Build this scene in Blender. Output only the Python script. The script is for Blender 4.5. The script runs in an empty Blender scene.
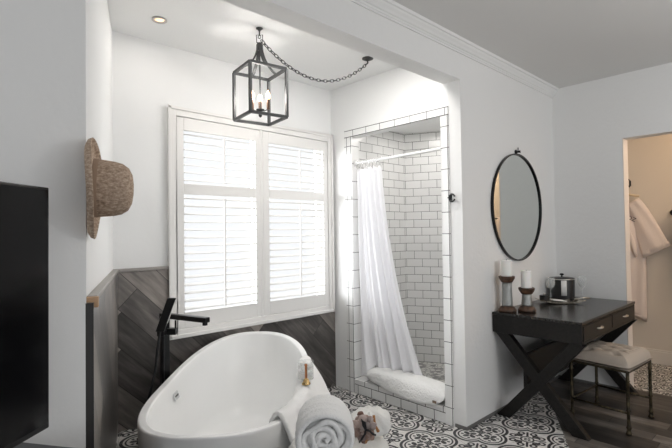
import bpy, bmesh, math, random
from mathutils import Vector, Matrix
S = bpy.context.scene
COL = S.collection
PI = math.pi
random.seed(4)

# ------------------------------------------------------------------ node helpers
class V:
    def __init__(s, nt, sock): s.nt, s.s = nt, sock
    def m(s, op, *o, clamp=False):
        n = s.nt.nodes.new('ShaderNodeMath'); n.operation = op; n.use_clamp = clamp
        for i, x in enumerate((s,) + o):
            if isinstance(x, V): s.nt.links.new(x.s, n.inputs[i])
            else: n.inputs[i].default_value = x
        return V(s.nt, n.outputs[0])
    def __add__(s, o): return s.m('ADD', o)
    def __radd__(s, o): return s.m('ADD', o)
    def __sub__(s, o): return s.m('SUBTRACT', o)
    def __rsub__(s, o): return (s*-1.0) + o
    def __mul__(s, o): return s.m('MULTIPLY', o)
    __rmul__ = __mul__
    def __truediv__(s, o): return s.m('DIVIDE', o)
    def abs(s): return s.m('ABSOLUTE')
    def floor(s): return s.m('FLOOR')
    def fract(s): return s.m('FRACT')
    def lt(s, o): return s.m('LESS_THAN', o)
    def gt(s, o): return s.m('GREATER_THAN', o)
    def mn(s, o): return s.m('MINIMUM', o)
    def mx(s, o): return s.m('MAXIMUM', o)
def hyp(a, b): return (a*a + b*b).m('SQRT')

class Mat:
    def __init__(s, name, base=(.8, .8, .8), rough=.5, metal=0., spec=.5, **kw):
        s.m = bpy.data.materials.new(name); s.m.use_nodes = True; s.nt = s.m.node_tree
        s.b = s.nt.nodes['Principled BSDF']
        s.b.inputs['Base Color'].default_value = (*base, 1)
        s.b.inputs['Roughness'].default_value = rough
        s.b.inputs['Metallic'].default_value = metal
        s.b.inputs['Specular IOR Level'].default_value = spec
        for k, v in kw.items(): s.b.inputs[k.replace('_', ' ')].default_value = v
        s._tc = None
    def node(s, t): return s.nt.nodes.new(t)
    def link(s, a, b): s.nt.links.new(a, b)
    def co(s):
        if s._tc is None:
            s._tc = s.node('ShaderNodeTexCoord')
            s._sep = s.node('ShaderNodeSeparateXYZ'); s.link(s._tc.outputs['Object'], s._sep.inputs[0])
        return [V(s.nt, s._sep.outputs[i]) for i in range(3)]
    def vec(s, x, y=0., z=0.):
        n = s.node('ShaderNodeCombineXYZ')
        for i, c in enumerate((x, y, z)):
            if isinstance(c, V): s.link(c.s, n.inputs[i])
            else: n.inputs[i].default_value = c
        return n.outputs[0]
    def noise(s, scale=5, detail=3, vec=None, rough=.5):
        n = s.node('ShaderNodeTexNoise'); n.inputs['Scale'].default_value = scale; n.inputs['Detail'].default_value = detail
        n.inputs['Roughness'].default_value = rough
        s.co(); s.link(vec if vec is not None else s._tc.outputs['Object'], n.inputs['Vector'])
        return V(s.nt, n.outputs['Fac'])
    def white(s, vec):
        n = s.node('ShaderNodeTexWhiteNoise'); n.noise_dimensions = '3D'; s.link(vec, n.inputs['Vector'])
        return V(s.nt, n.outputs['Value'])
    def mix(s, f, a, b):
        n = s.node('ShaderNodeMix'); n.data_type = 'RGBA'
        s.link(f.s, n.inputs[0])
        for i, c in ((6, a), (7, b)):
            if isinstance(c, tuple): n.inputs[i].default_value = (*c, 1)
            else: s.link(c, n.inputs[i])
        return n.outputs[2]
    def ramp(s, f, stops):
        n = s.node('ShaderNodeValToRGB'); s.link(f.s, n.inputs[0]); e = n.color_ramp.elements
        while len(e) < len(stops): e.new(.5)
        for q, (p, c) in zip(e, stops): q.position = p; q.color = (*c, 1)
        return n.outputs[0]
    def color(s, sock): s.link(sock, s.b.inputs['Base Color'])
    def bump(s, f, strength=.2, dist=.01):
        n = s.node('ShaderNodeBump'); n.inputs['Strength'].default_value = strength; n.inputs['Distance'].default_value = dist
        s.link(f.s, n.inputs['Height']); s.link(n.outputs[0], s.b.inputs['Normal'])

def plaster(name, base, st=.25):
    M = Mat(name, base, .85, spec=.25)
    M.bump(M.noise(38, 4)*.6 + M.noise(11, 2)*.6, st, .006)
    return M.m

def subway(name, ang, rough=.18, off=0., z0=0., gw=.0019, tile=(.80, .80, .79), grout=(.11, .11, .105)):
    """glossy white running-bond tile; ang is the direction of the wall in plan"""
    M = Mat(name, tile, rough)
    x, y, z = M.co()
    u = (x*math.cos(ang) + y*math.sin(ang) + off)/.153
    r = (z - z0)/.0765
    row = r.floor()
    uu = u + (row*.5).fract()
    fu, fv = uu.fract(), r.fract()
    e = (fu.mn(1.0 - fu)*.153).mn(fv.mn(1.0 - fv)*.0765)
    g = e.lt(gw)
    M.color(M.mix(g, M.mix(M.white(M.vec(uu.floor(), row)), tile, tuple(c*.95 for c in tile)), grout))
    M.bump(e.mn(.005)*160.0, .35, .004)
    return M.m

def edge_tile(name, axis, off=0., L=.153, ax2=None, at2=()):
    M = Mat(name, (.84, .84, .83), .16)
    c = M.co()[axis]
    f = ((c + off)/L).fract(); e = f.mn(1.0 - f)*L
    g = e.lt(.0023)
    for p in at2: g = g.mx((M.co()[ax2] - p).abs().lt(.0028))
    M.color(M.mix(g, (.84, .84, .83), (.10, .10, .095)))
    return M.m

def encaustic(name, P, bx, by, ang, wt=(.70, .69, .665), dk=(.022, .022, .024)):
    M = Mat(name, wt, .45, spec=.35)
    x, y, z = M.co()
    c, s_ = math.cos(ang), math.sin(ang)
    dx, dy = x - bx, y - by
    u = (dx*c + dy*s_)/P; v = (dy*c - dx*s_)/P
    fu = (u + .5).fract() - .5; fv = (v + .5).fract() - .5
    au, av = fu.abs(), fv.abs()
    a, b = au.mx(av), au.mn(av)
    p, q = a - .225, b                         # nearest lobe
    d = hyp(p, q)
    ring = (d - .178).abs().lt(.013).mx((d - .240).abs().lt(.023))
    c2 = ((p*p - q*q)/(d*d + 1e-5)).abs()
    pet = d.lt(c2*.105 + .022)*d.gt(.016)
    tri = (d - .115).abs().lt(.022)*c2.lt(.35)
    cen = hyp(au, av).lt(.04).mx(hyp(au - .085, av - .085).lt(.034))
    cu, cv = .5 - au, .5 - av
    rc = hyp(cu, cv)
    m1, k1 = cu.mx(cv), cu.mn(cv)
    cor = (rc - .095).abs().lt(.014).mx(hyp(m1 - .038, k1).lt(.022))
    fl = k1.lt(.022 + (.045 - (m1 - .165).abs()*1.1).mx(0.0)*.9)*(m1.gt(.115))*(m1.lt(.235))
    dg = (cu - cv).abs().lt(.024)*m1.gt(.085)*m1.lt(.2)
    curl = (hyp(m1 - .215, k1 - .085) - .042).abs().lt(.017)
    f = ring.mx(pet).mx(tri).mx(cen)*1.0
    out = d.gt(.272)
    f = f.mx(cor.mx(fl).mx(dg).mx(curl)*out)
    T = P/2
    ju, jv = ((u*P)/T).fract(), ((v*P)/T).fract()
    j = (ju.mn(1.0 - ju)).mn(jv.mn(1.0 - jv)).lt(.006)
    n = M.noise(9, 4)
    w = M.mix(n, tuple(k*.86 for k in wt), tuple(min(1, k*1.1) for k in wt))
    col = M.mix(f, w, dk)
    M.color(M.mix(j, col, (.33, .32, .31)))
    return M.m

def planks(name, uax, wax, width, length, stops, grain=1., rough=.45, gap=.0016, spec=.4, bst=.25):
    """uax across the boards, wax along them: each (ax,ay,az)"""
    M = Mat(name, (.2, .2, .2), rough, spec=spec)
    x, y, z = M.co()
    u = x*uax[0] + y*uax[1] + z*uax[2]
    w = x*wax[0] + y*wax[1] + z*wax[2]
    r = (u/width).floor()
    ww = w/length + M.white(M.vec(r, 3.3))
    c = ww.floor()
    rnd = M.white(M.vec(r, c, 1.7))
    g = M.noise(1, 5, M.vec(u*45.0, w*4.0, rnd*20.0), .65)
    g2 = M.noise(1, 3, M.vec(u*9.0, w*2.2, rnd*50.0), .6)
    t = rnd*.80 - .10 + (g*.45 + g2*.7 - .42)*grain
    col = M.ramp(t, stops)
    fu, fw = (u/width).fract(), ww.fract()
    e = (fu.mn(1.0 - fu)*width).mn(fw.mn(1.0 - fw)*length)
    M.color(M.mix(e.lt(gap), col, (.018, .016, .015)))
    M.bump(e.mn(.004)*120.0 + g*.5, bst, .004)
    return M.m

def cloth(name, base, scale=160, st=.5, rough=.95, dist=.004):
    M = Mat(name, base, rough, spec=.1)
    M.bump(M.noise(scale, 3) + M.noise(scale*.25, 2)*.7, st, dist)
    return M.m

white_paint = plaster('white_plaster', (.80, .80, .79), .6)
bath_paint = plaster('bathroom_plaster', (.84, .845, .84), .15)
ceil_paint = plaster('ceiling_paint', (.76, .755, .74), .15)
warm_paint = plaster('warm_bathroom_paint', (.74, .69, .62), .15)
trim_paint = Mat('satin_trim_paint', (.82, .82, .81), .4).m
shut_paint = Mat('shutter_paint', (.80, .79, .77), .45).m
DARK = [(0, (.03, .028, .027)), (.28, (.085, .078, .073)), (.5, (.165, .15, .14)), (.75, (.30, .27, .245)), (1, (.46, .41, .37))]
q2 = math.sqrt(.5)
wall_planks = planks('diagonal_wood_planks', (q2, 0, q2), (q2, 0, -q2), .165, .95, DARK, 1.25, .42)
WD = Vector((.3585, .9335, 0)); WN = Vector((.9335, -.3585, 0))     # left wall: along, out
left_planks = planks('splayed_wall_planks', (WD.x*q2, WD.y*q2, q2), (WD.x*q2, WD.y*q2, -q2), .165, .95, DARK, 1.2, .30, spec=1., bst=.7)
_lb = left_planks.node_tree.nodes['Principled BSDF']; _lb.inputs['Coat Weight'].default_value = 1.; _lb.inputs['Coat Roughness'].default_value = .3
floor_planks = planks('dark_floorboards', (1, 0, 0), (0, 1, 0), .125, 1.1,
    [(0, (.012, .011, .010)), (.35, (.035, .031, .028)), (.6, (.075, .067, .06)), (.85, (.15, .135, .12)), (1, (.25, .225, .2))], 1.3, .38)
tile_floor = encaustic('encaustic_floor_tile', .41, 2.46, 1.765, math.radians(-22))
tile_floor_far = encaustic('encaustic_tile_far_room', .3, 4.8, .9, 0.)
cap_metal = Mat('grey_wood_cap', (.30, .28, .26), .4).m
cut_wood = Mat('raw_cut_wood', (.50, .32, .19), .7).m

# ------------------------------------------------------------------ mesh helpers
class MB:
    def __init__(s): s.v, s.f = [], []
    def add(s, vs, fs):
        n = len(s.v); s.v += [Vector(p) for p in vs]; s.f += [tuple(i + n for i in f) for f in fs]; return s
    def box(s, x0, x1, y0, y1, z0, z1):
        return s.add([(x, y, z) for z in (z0, z1) for y in (y0, y1) for x in (x0, x1)],
                     [(0, 2, 3, 1), (4, 5, 7, 6), (0, 1, 5, 4), (2, 6, 7, 3), (0, 4, 6, 2), (1, 3, 7, 5)])
    def obox(s, c, ax, ay, az, hx, hy, hz):
        c, ax, ay, az = Vector(c), Vector(ax), Vector(ay), Vector(az)
        vs = [c + ax*hx*i + ay*hy*j + az*hz*k for k in (-1, 1) for j in (-1, 1) for i in (-1, 1)]
        return s.add(vs, [(0, 2, 3, 1), (4, 5, 7, 6), (0, 1, 5, 4), (2, 6, 7, 3), (0, 4, 6, 2), (1, 3, 7, 5)])
    def bar(s, a, b, w, h, up=(0, 0, 1)):
        a, b = Vector(a), Vector(b); d = (b - a).normalized(); up = Vector(up)
        if abs(d.dot(up)) > .99: up = Vector((1, 0, 0))
        x = d.cross(up).normalized(); y = x.cross(d)
        return s.obox((a + b)/2, d, x, y, (b - a).length/2, w/2, h/2)
    def prism(s, poly, z0, z1):
        n = len(poly)
        return s.add([(*p[:2], z0) for p in poly] + [(*p[:2], z1) for p in poly],
                     [tuple(range(n))[::-1], tuple(range(n, 2*n))] + [(i, (i + 1) % n, n + (i + 1) % n, n + i) for i in range(n)])
    def rings(s, rs, cap0=True, cap1=True, closed=True):
        n = len(rs[0]); vs = [p for r in rs for p in r]; fs = []
        for j in range(len(rs) - 1):
            for i in range(n if closed else n - 1):
                a, b = j*n + i, j*n + (i + 1) % n
                fs.append((a, b, b + n, a + n))
        if cap0: fs.append(tuple(range(n))[::-1])
        if cap1: fs.append(tuple(range((len(rs) - 1)*n, len(rs)*n)))
        return s.add(vs, fs)
    def lathe(s, prof, c=(0, 0, 0), axis=(0, 0, 1), seg=24, cap0=True, cap1=True, ref=None):
        c, ax = Vector(c), Vector(axis).normalized()
        e = Vector(ref) if ref else (Vector((1, 0, 0)) if abs(ax.x) < .8 else Vector((0, 1, 0)))
        x = (e - ax*e.dot(ax)).normalized(); y = ax.cross(x)
        return s.rings([[c + ax*h + (x*math.cos(2*PI*i/seg) + y*math.sin(2*PI*i/seg))*r for i in range(seg)] for r, h in prof], cap0, cap1)
    def cyl(s, a, b, r, seg=14, r2=None):
        a, b = Vector(a), Vector(b)
        return s.lathe([(r, 0), (r if r2 is None else r2, (b - a).length)], a, b - a, seg)
    def tube(s, pts, r, seg=8, closed=False):
        pts = [Vector(p) for p in pts]; rs = []; n = len(pts); px = None
        for i, p in enumerate(pts):
            if closed: d = (pts[(i + 1) % n] - pts[i - 1]).normalized()
            else: d = (pts[min(i + 1, n - 1)] - pts[max(i - 1, 0)]).normalized()
            if px is None:
                e = Vector((0, 0, 1)) if abs(d.z) < .9 else Vector((1, 0, 0)); px = (e - d*e.dot(d)).normalized()
            else: px = (px - d*px.dot(d)).normalized()
            y = d.cross(px); rr = r[i] if isinstance(r, (list, tuple)) else r
            rs.append([p + (px*math.cos(2*PI*k/seg) + y*math.sin(2*PI*k/seg))*rr for k in range(seg)])
        if closed: rs.append(rs[0]); return s.rings(rs, False, False)
        return s.rings(rs)
    def ball(s, c, r, seg=16, sx=1, sy=1, sz=1):
        c = Vector(c); rs = []
        for j in range(1, seg//2):
            t = PI*j/(seg//2)
            rs.append([c + Vector((sx*r*math.sin(t)*math.cos(2*PI*i/seg), sy*r*math.sin(t)*math.sin(2*PI*i/seg), -sz*r*math.cos(t))) for i in range(seg)])
        return s.rings(rs)
    def grid(s, fn, nu, nv):
        return s.rings([[fn(i/(nu - 1), j/(nv - 1)) for i in range(nu)] for j in range(nv)], False, False, False)
    def build(s, name, mat, parent=None, smooth=False, bevel=0, bseg=2, subsurf=0, solid=0, angle=None, **props):
        me = bpy.data.meshes.new(name)
        off = Vector((0, 0, 0)); p = parent
        while p is not None: off += p.location; p = p.parent
        me.from_pydata([v - off for v in s.v], [], s.f)
        bm = bmesh.new(); bm.from_mesh(me); bmesh.ops.remove_doubles(bm, verts=bm.verts, dist=1e-6)
        bmesh.ops.recalc_face_normals(bm, faces=bm.faces); bm.to_mesh(me); bm.free()
        me.materials.append(mat)
        o = bpy.data.objects.new(name, me); COL.objects.link(o); o.parent = parent
        if smooth: me.polygons.foreach_set('use_smooth', [True]*len(me.polygons))
        if solid:
            m = o.modifiers.new('s', 'SOLIDIFY'); m.thickness = solid; m.offset = 0
        if bevel:
            m = o.modifiers.new('b', 'BEVEL'); m.width = bevel; m.segments = bseg; m.limit_method = 'ANGLE'; m.angle_limit = .6
        if subsurf:
            m = o.modifiers.new('ss', 'SUBSURF'); m.levels = m.render_levels = subsurf
        if smooth and angle:
            m = o.modifiers.new('es', 'EDGE_SPLIT'); m.split_angle = angle
        for k, v in props.items(): o[k] = v
        return o
def B(*a): return MB().box(*a)
def struct(name, mb, mat, **k):
    o = mb.build(name, mat, **k)
    if o.parent is None: o['kind'] = 'structure'
    return o
def thing(name, label, cat, loc, group=None):
    o = bpy.data.objects.new(name, None); COL.objects.link(o); o.location = loc; o.empty_display_size = .05
    return tag(o, label, cat, group)
def tag(o, label, cat, group=None):
    o['label'] = label; o['category'] = cat
    if group: o['group'] = group
    return o
def recenter(o):
    """origin of a one-mesh thing to the centre of its base"""
    me = o.data; xs = [v.co for v in me.vertices]
    c = Vector(((min(v.x for v in xs) + max(v.x for v in xs))/2, (min(v.y for v in xs) + max(v.y for v in xs))/2, min(v.z for v in xs)))
    me.transform(Matrix.Translation(-c)); o.location = c; return o

# ------------------------------------------------------------------ camera
f_px, yaw, pitch, roll = 456.225, .755678, .0206472, -.0139579
Fw = Vector((math.sin(yaw)*math.cos(pitch), math.cos(yaw)*math.cos(pitch), math.sin(pitch)))
Rt = Vector((math.cos(yaw), -math.sin(yaw), 0)); Up = Rt.cross(Fw)
R_ = Rt*math.cos(roll) + Up*math.sin(roll); U_ = Up*math.cos(roll) - Rt*math.sin(roll)
cam = bpy.data.objects.new('camera', bpy.data.cameras.new('camera')); COL.objects.link(cam)
cam.data.sensor_width = 36; cam.data.lens = 36*f_px/672; cam.data.clip_start = .05
mw = Matrix((R_, U_, -Fw)).transposed().to_4x4(); mw.translation = (0, 0, 1.36)
cam.matrix_world = mw; S.camera = cam

# ------------------------------------------------------------------ setting
Y0, XS, YW, XB = 1.695, 2.80, 3.02, 4.41
HB, CA, CM = 2.42, 2.655, 2.678
WC = Vector((.960, 3.012, 0)) - WN*.025          # splayed wall meets back wall
LE = Vector((.462, 1.69, 0)) - WN*.025        # its near end
struct('floor', MB().prism([(.055, -.53), (4.265, 1.8), (4.265, 3.2), (.6, 3.2), (-.6, 1.8), (-1.2, -.53)], -.05, 0), tile_floor)
struct('floor', MB().prism([(.055, -.53), (-1.2, -.53), (-3.2, -.53), (-3.2, -4.2), (XB+.12, -4.2), (XB+.12, 1.8), (4.265, 1.8)], -.05, 0), floor_planks)
struct('floor', MB().prism([(1.46, 3.0), (.95, 3.0), (.50, 1.83), (.53, 1.84)], 0, .15), tile_floor)
struct('floor', B(XB+.12, 5.7, -.6, 2.0, -.05, 0), tile_floor_far)

# back wall with window hole  x 1.33-2.73, z .72-2.18
w = MB()
for a in ((.6, 1.33, 0, CM), (2.73, 2.88, 0, CM), (1.33, 2.73, 0, .72), (1.33, 2.73, 2.18, CM)): w.box(a[0], a[1], YW, YW + .12, a[2], a[3])
struct('wall_back', w, bath_paint)
# splayed left wall
def slab(p, q, t, z0, z1):
    n = Vector((q.y - p.y, p.x - q.x, 0)).normalized()*t
    return MB().prism([p, q, q - n, p - n], z0, z1)
struct('wall_left', slab(LE, WC + WD*.05, .03, 0, CM), bath_paint)
# plank wainscot on both
ZW = 1.149
struct('wall_back_wainscot', B(.95, 1.288, 3.0, 3.02, 0, ZW).box(1.288, 2.80, 3.0, 3.02, 0, .672), wall_planks)
struct('wall_left_wainscot', slab(LE + WN*.025 + WD*.0, WC + WN*.025, .024, 0, ZW - .012), left_planks)
struct('trim_1', B(.95, 1.288, 2.99, 3.02, ZW - .012, ZW + .008), cap_metal, bevel=.003)
struct('trim_2', slab(LE + WN*.034 + WD*.035, WC + WN*.034, .034, ZW - .012, ZW + .008), cap_metal, bevel=.003)
struct('trim_3', slab(LE + WN*.038 + WD*.012, LE + WN*.038 + WD*.035, .038, ZW - .03, ZW + .006), cut_wood, bevel=.002)
struct('wall_left_wainscot_end', slab(LE + WN*.025 - WD*.004, LE + WN*.025, .024, 0, ZW - .012), Mat('dark_end', (.03, .028, .027), .6).m)
# grey front wall left, header, mirror wall
struct('wall_front', B(-3.2, .441, Y0, Y0 + .012, 0, CM).box(-3.2, .41, Y0 + .012, Y0 + .12, 0, CM), white_paint)
struct('beam', B(.40, XS, Y0, Y0 + .135, HB, CM), white_paint)
struct('wall_mirror_side', B(XS, XB, Y0, Y0 + .10, 0, CM), white_paint)
# right wall with doorway  Y .25 .. 1.17, z 0..2.131
DW = 1.133
struct('wall_right', B(XB, XB + .12, DW, 1.9, 0, CM).box(XB, XB + .12, -4.2, .25, 0, CM).box(XB, XB + .12, .25, DW, 2.131, CM), white_paint)
struct('trim_4', B(XB, XB + .13, DW - .006, DW + .001, 0, 2.131), Mat('doorway_reveal_paint', (.80, .74, .68), .6).m)
struct('ceiling', B(-3.2, XB + .12, -4.2, Y0 + .05, CM, CM + .05), ceil_paint)
struct('ceiling', B(.2, 2.95, Y0 + .05, 3.12, CA, CA + .05), bath_paint)
# room through the doorway
struct('wall_far_room', B(5.53, 5.65, -.6, 2.0, 0, 2.5), warm_paint)
struct('wall_far_room', B(XB + .12, 5.53, 1.9, 2.0, 0, 2.5), warm_paint)
struct('wall_far_room', B(XB + .12, 5.53, -.7, -.6, 0, 2.5), warm_paint)
struct('ceiling', B(XB + .12, 5.65, -.7, 2.0, 2.5, 2.55), warm_paint)
struct('baseboard_far_room', B(5.512, 5.53, -.6, 1.9, 0, .125).box(5.518, 5.53, -.6, 1.9, .125, .143), Mat('warm_baseboard_paint', (.78, .74, .68), .45).m, bevel=.003)
# cornice on mirror wall
pr = [(0, 0), (-.009, 0), (-.011, .009), (-.016, .012), (-.018, .020), (-.026, .024), (-.034, .036), (-.045, .047), (-.050, .056), (-.060, .059), (-.063, .076), (0, .076)]
w = MB(); r0 = [Vector((-3.2, Y0 + a, CM - .076 + b)) for a, b in pr]; r1 = [Vector((XB, Y0 + a, CM - .076 + b)) for a, b in pr]
w.rings([r0, r1]); struct('trim_5', w, trim_paint)
base_grey = Mat('dark_grey_base_strip', (.16, .155, .15), .5).m
struct('baseboard_mirror_side', B(XS - .006, XB, Y0 - .008, Y0, 0, .022).box(XS - .008, XS, Y0, Y0 + .085, 0, .022), base_grey)
struct('baseboard_right', B(XB - .01, XB, DW, Y0, 0, .02), base_grey)

# shower wall X=XS, opening Y 1.85..2.757, top 2.19
YA, YB_, ZT = 1.85, 2.757, 2.19
w = MB().box(XS, XS + .08, Y0 + .1, YA, 0, CM).box(XS, XS + .08, YB_, 3.03, 0, CM).box(XS, XS + .08, YA, YB_, ZT, CM)
struct('wall_shower_front', w, bath_paint)
et_z, et_y = edge_tile('edge_tile_upright', 2, .03, ax2=1, at2=(YA - .055, YB_ + .004, YB_ + .055)), edge_tile('edge_tile_lintel', 1, .02, ax2=2, at2=(ZT + .003, ZT + .058))
struct('trim_6', B(XS - .012, XS, YA - .06, YA, 0, ZT).box(XS - .012, XS + .08, YA - .0, YA + .006, 0, ZT), et_z, bevel=.003)
struct('trim_7', B(XS - .012, XS, YB_, YB_ + .085, 0, ZT).box(XS - .012, XS + .08, YB_ - .006, YB_, 0, ZT), et_z, bevel=.003)
struct('trim_8', B(XS - .012, XS, YA - .06, YB_ + .085, ZT, ZT + .062), et_y, bevel=.003)
sh_front = subway('curb_tile', PI/2, off=.04, gw=.0028)
struct('shower_curb', B(XS - .012, XS + .11, YA, YB_, 0, .118), sh_front, bevel=.004)
SC = Vector((3.585, 2.80, 0)); SD = Vector((.454, -.891, 0))
SE = SC + SD*1.12
struct('wall_shower_far', B(XS + .08, 3.585, 2.80, 2.90, .0, 2.36), subway('shower_tile_far', 0., off=.03, z0=.03))
struct('wall_shower_back', slab(SC, SE, .1, 0, 2.36), subway('shower_tile_back', math.atan2(SD.y, SD.x), off=.33, z0=.03))
struct('ceiling_shower', MB().prism([(XS + .08, Y0 + .1), (4.2, Y0 + .1), (4.2, 2.9), (XS + .08, 2.9)], 2.335, 2.40), bath_paint)
M = Mat('shower_mosaic', (.5, .5, .5), .4)
x, y, z = M.co()
n = M.node('ShaderNodeTexVoronoi'); n.feature = 'DISTANCE_TO_EDGE'; n.inputs['Scale'].default_value = 24; M.link(M._tc.outputs['Object'], n.inputs['Vector'])
n2 = M.node('ShaderNodeTexVoronoi'); n2.inputs['Scale'].default_value = 24; M.link(M._tc.outputs['Object'], n2.inputs['Vector'])
sp = M.node('ShaderNodeSeparateColor'); M.link(n2.outputs['Color'], sp.inputs[0])
pc = M.mix(V(M.nt, sp.outputs[0]).gt(.72), (.62, .61, .58), (.20, .195, .19))
M.color(M.mix(V(M.nt, n.outputs['Distance']).lt(.09), pc, (.30, .295, .285)))
struct('floor_shower', MB().prism([(XS + .11, Y0 + .1), (SE.x + .02, Y0 + .1), (3.60, 2.82), (XS + .11, 2.85)], 0, .105), M.m)

# window
wf = thing('window_1', 'x', 'window', (2.03, 3.0, .67)); del wf['label'], wf['category']; wf['kind'] = 'structure'
m = MB()
X0, X1, Z0, Z1 = 1.283, 2.770, .67, 2.23
m.box(X0, X0 + .05, 2.985, 3.02, Z0, Z1).box(X1 - .046, X1, 2.985, 3.02, Z0, Z1).box(X0 + .05, X1 - .046, 2.985, 3.02, Z1 - .052, Z1).box(X0 + .05, X1 - .046, 2.985, 3.02, Z0, Z0 + .052)
m.box(2.013, 2.037, 2.99, 3.02, Z0 + .052, Z1 - .052)
m.build('window_frame', shut_paint, wf, bevel=.004)
MB().box(X0 - .008, X1 + .008, 2.973, 2.987, Z0 - .004, Z0 + .022).box(X0 - .008, X0 + .012, 2.973, 2.987, Z0, Z1 + .008).box(X1 - .012, X1 + .008, 2.973, 2.987, Z0, Z1 + .008).box(X0 - .008, X1 + .008, 2.973, 2.987, Z1 - .012, Z1 + .008).build('window_moulding', shut_paint, wf, bevel=.004)
m = MB()
for a, b in ((1.33, 1.38), (2.68, 2.73), (2.005, 2.045)): m.box(a, b, 3.09, 3.12, .72, 2.18)
for a, b in ((.72, .78), (2.12, 2.18), (1.66, 1.70)): m.box(1.38, 2.68, 3.092, 3.118, a, b)
m.build('window_sash', shut_paint, wf)
gl = Mat('window_glass', (1, 1, 1), .02, Alpha=.04)
B(1.38, 2.68, 3.104, 3.107, .78, 2.12).build('pane', gl.m, wf)
louver_backlit_shade = Mat('louver_backlit_shade', (.66, .65, .63), .5).m  # shutter paint darkened: the backlit shade of the slats is in the colour
brass = Mat('aged_brass', (.50, .33, .14), .35, 1.).m
def shutter(x0, x1, la, lb, label):
    t = thing('plantation_shutter', label, 'shutter', ((x0 + x1)/2, 2.97, .73), 'white plantation shutters over the window')
    z0, z1 = .728, 2.172
    m = MB(); y0, y1 = 2.990, 3.014
    m.box(x0, la, y0, y1, z0, z1).box(lb, x1, y0, y1, z0, z1)
    for a, b in ((z0, .83), (1.645, 1.718), (2.087, z1)): m.box(la, lb, y0, y1, a, b)
    m.build('shutter_frame', shut_paint, t, bevel=.003)
    for a, b, n in ((.83, 1.645, 15), (1.718, 2.087, 7)):
        m = MB(); st = (b - a)/n
        for i in range(n):
            zc = a + st*(i + .5); tl = math.radians(14); hw = .029
            r = []
            for k in range(8):
                th = 2*PI*k/8; p = hw*math.cos(th); q = .0045*math.sin(th)
                r.append((p*math.cos(tl) - q*math.sin(tl), p*math.sin(tl) + q*math.cos(tl)))
            m.rings([[Vector((X, 3.003 + p, zc + q)) for p, q in r] for X in (la + .001, lb - .001)])
        m.build('louvers', louver_backlit_shade, t)
        xm = (la + lb)/2 + .008
        B(xm - .006, xm + .006, 2.963, 2.972, a + .012, b - .02).build('tilt_rod', shut_paint, t, bevel=.002)
    for zc in (.95, 1.9):
        B(x0 - .004, x0 + .006, 2.983, 2.991, zc - .03, zc + .03).build('hinge', shut_paint, t)
shutter(1.337, 2.012, 1.388, 1.970, 'left one of two white plantation shutters, nearer the hanging hat')
shutter(2.038, 2.722, 2.094, 2.672, 'right one of two white plantation shutters, nearer the tiled shower')

# downlight
t = thing('recessed_downlight', 'small round recessed spotlight in the white alcove ceiling', 'ceiling light', (1.098, 2.68, CA))
MB().lathe([(.028, -.001), (.042, -.002), (.044, -.006), (.04, -.010), (.030, -.008), (.026, -.004)], (1.098, 2.68, CA), seg=24, cap0=False, cap1=False).build('light_trim', Mat('nickel_ring', (.55, .52, .49), .35, .7).m, t, smooth=True)
MB().lathe([(.0268, -.003), (.02, -.006), (.004, -.009)], (1.098, 2.68, CA), seg=20).build('bulb', Mat('warm_bulb', (1, .7, .5), .5, Emission_Color=(1, .55, .3, 1), Emission_Strength=1.3).m, t, smooth=True)

# ------------------------------------------------------------------ bathtub
BC = Vector((1.348, 2.241, 0)); BA = .860
bca, bsa = math.cos(BA), math.sin(BA)
def bw(u, v, z): return Vector((BC.x + u*bca - v*bsa, BC.y + u*bsa + v*bca, z))
def rimz(u): s = u/.845; return .562 + .018*s + .064*s*s
def bring(a, b, zf, n=96, e=2.5):
    out = []
    for i in range(n):
        t = 2*PI*i/n; c, s = math.cos(t), math.sin(t)
        u = a*math.copysign(abs(c)**(2/e), c); v = b*math.copysign(abs(s)**(2/e), s)
        out.append(bw(u, v, zf(u)))
    return out
tub = thing('bathtub', 'freestanding white oval bathtub in front of the shuttered window', 'bathtub', (BC.x, BC.y, 0))
A_, B_ = .845, .401
rs = []
for k in range(9):          # outer from the floor up
    h = k/8; sc = .80 + .20*math.sin(h*PI/2)**.9
    rs.append(bring(A_*sc, B_*(sc*.9 + .1), lambda u, h=h, sc=sc: (rimz(u/sc) - .012)*h))
rs.append(bring(A_, B_, lambda u: rimz(u) - .009))
rs.append(bring(A_ - .001, B_ - .001, lambda u: rimz(u) - .003))
rs.append(bring(A_ - .005, B_ - .005, lambda u: rimz(u)))
rs.append(bring(A_ - .009, B_ - .009, lambda u: rimz(u)))
rs.append(bring(A_ - .030, B_ - .030, lambda u: rimz(u) - .001))
rs.append(bring(A_ - .034, B_ - .034, lambda u: rimz(u) - .001))
rs.append(bring(A_ - .038, B_ - .038, lambda u: rimz(u) - .005))
rs.append(bring(A_ - .0395, B_ - .0395, lambda u: rimz(u) - .012))
def inn(h):
    k = 1 - h; a = (A_ - .041)*(1 - .30*k**1.8); b = (B_ - .041)*(1 - .26*k**2.2); return a, b
for k in range(1, 10):
    h = 1 - k/9
    a, b = inn(h)
    rs.append(bring(a, b, lambda u, h=h, a=a: .15 + (rimz(u*A_/a) - .165)*h))
rs.append(bring(.50, .20, lambda u: .13)); rs.append(bring(.2, .08, lambda u: .125))
acr = Mat('white_acrylic', (.88, .885, .88), .24, spec=.38, Coat_Weight=0.)
MB().rings(rs).build('tub_body', acr.m, tub, smooth=True)
chrome = Mat('chrome', (.75, .75, .76), .12, 1.).m
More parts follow.
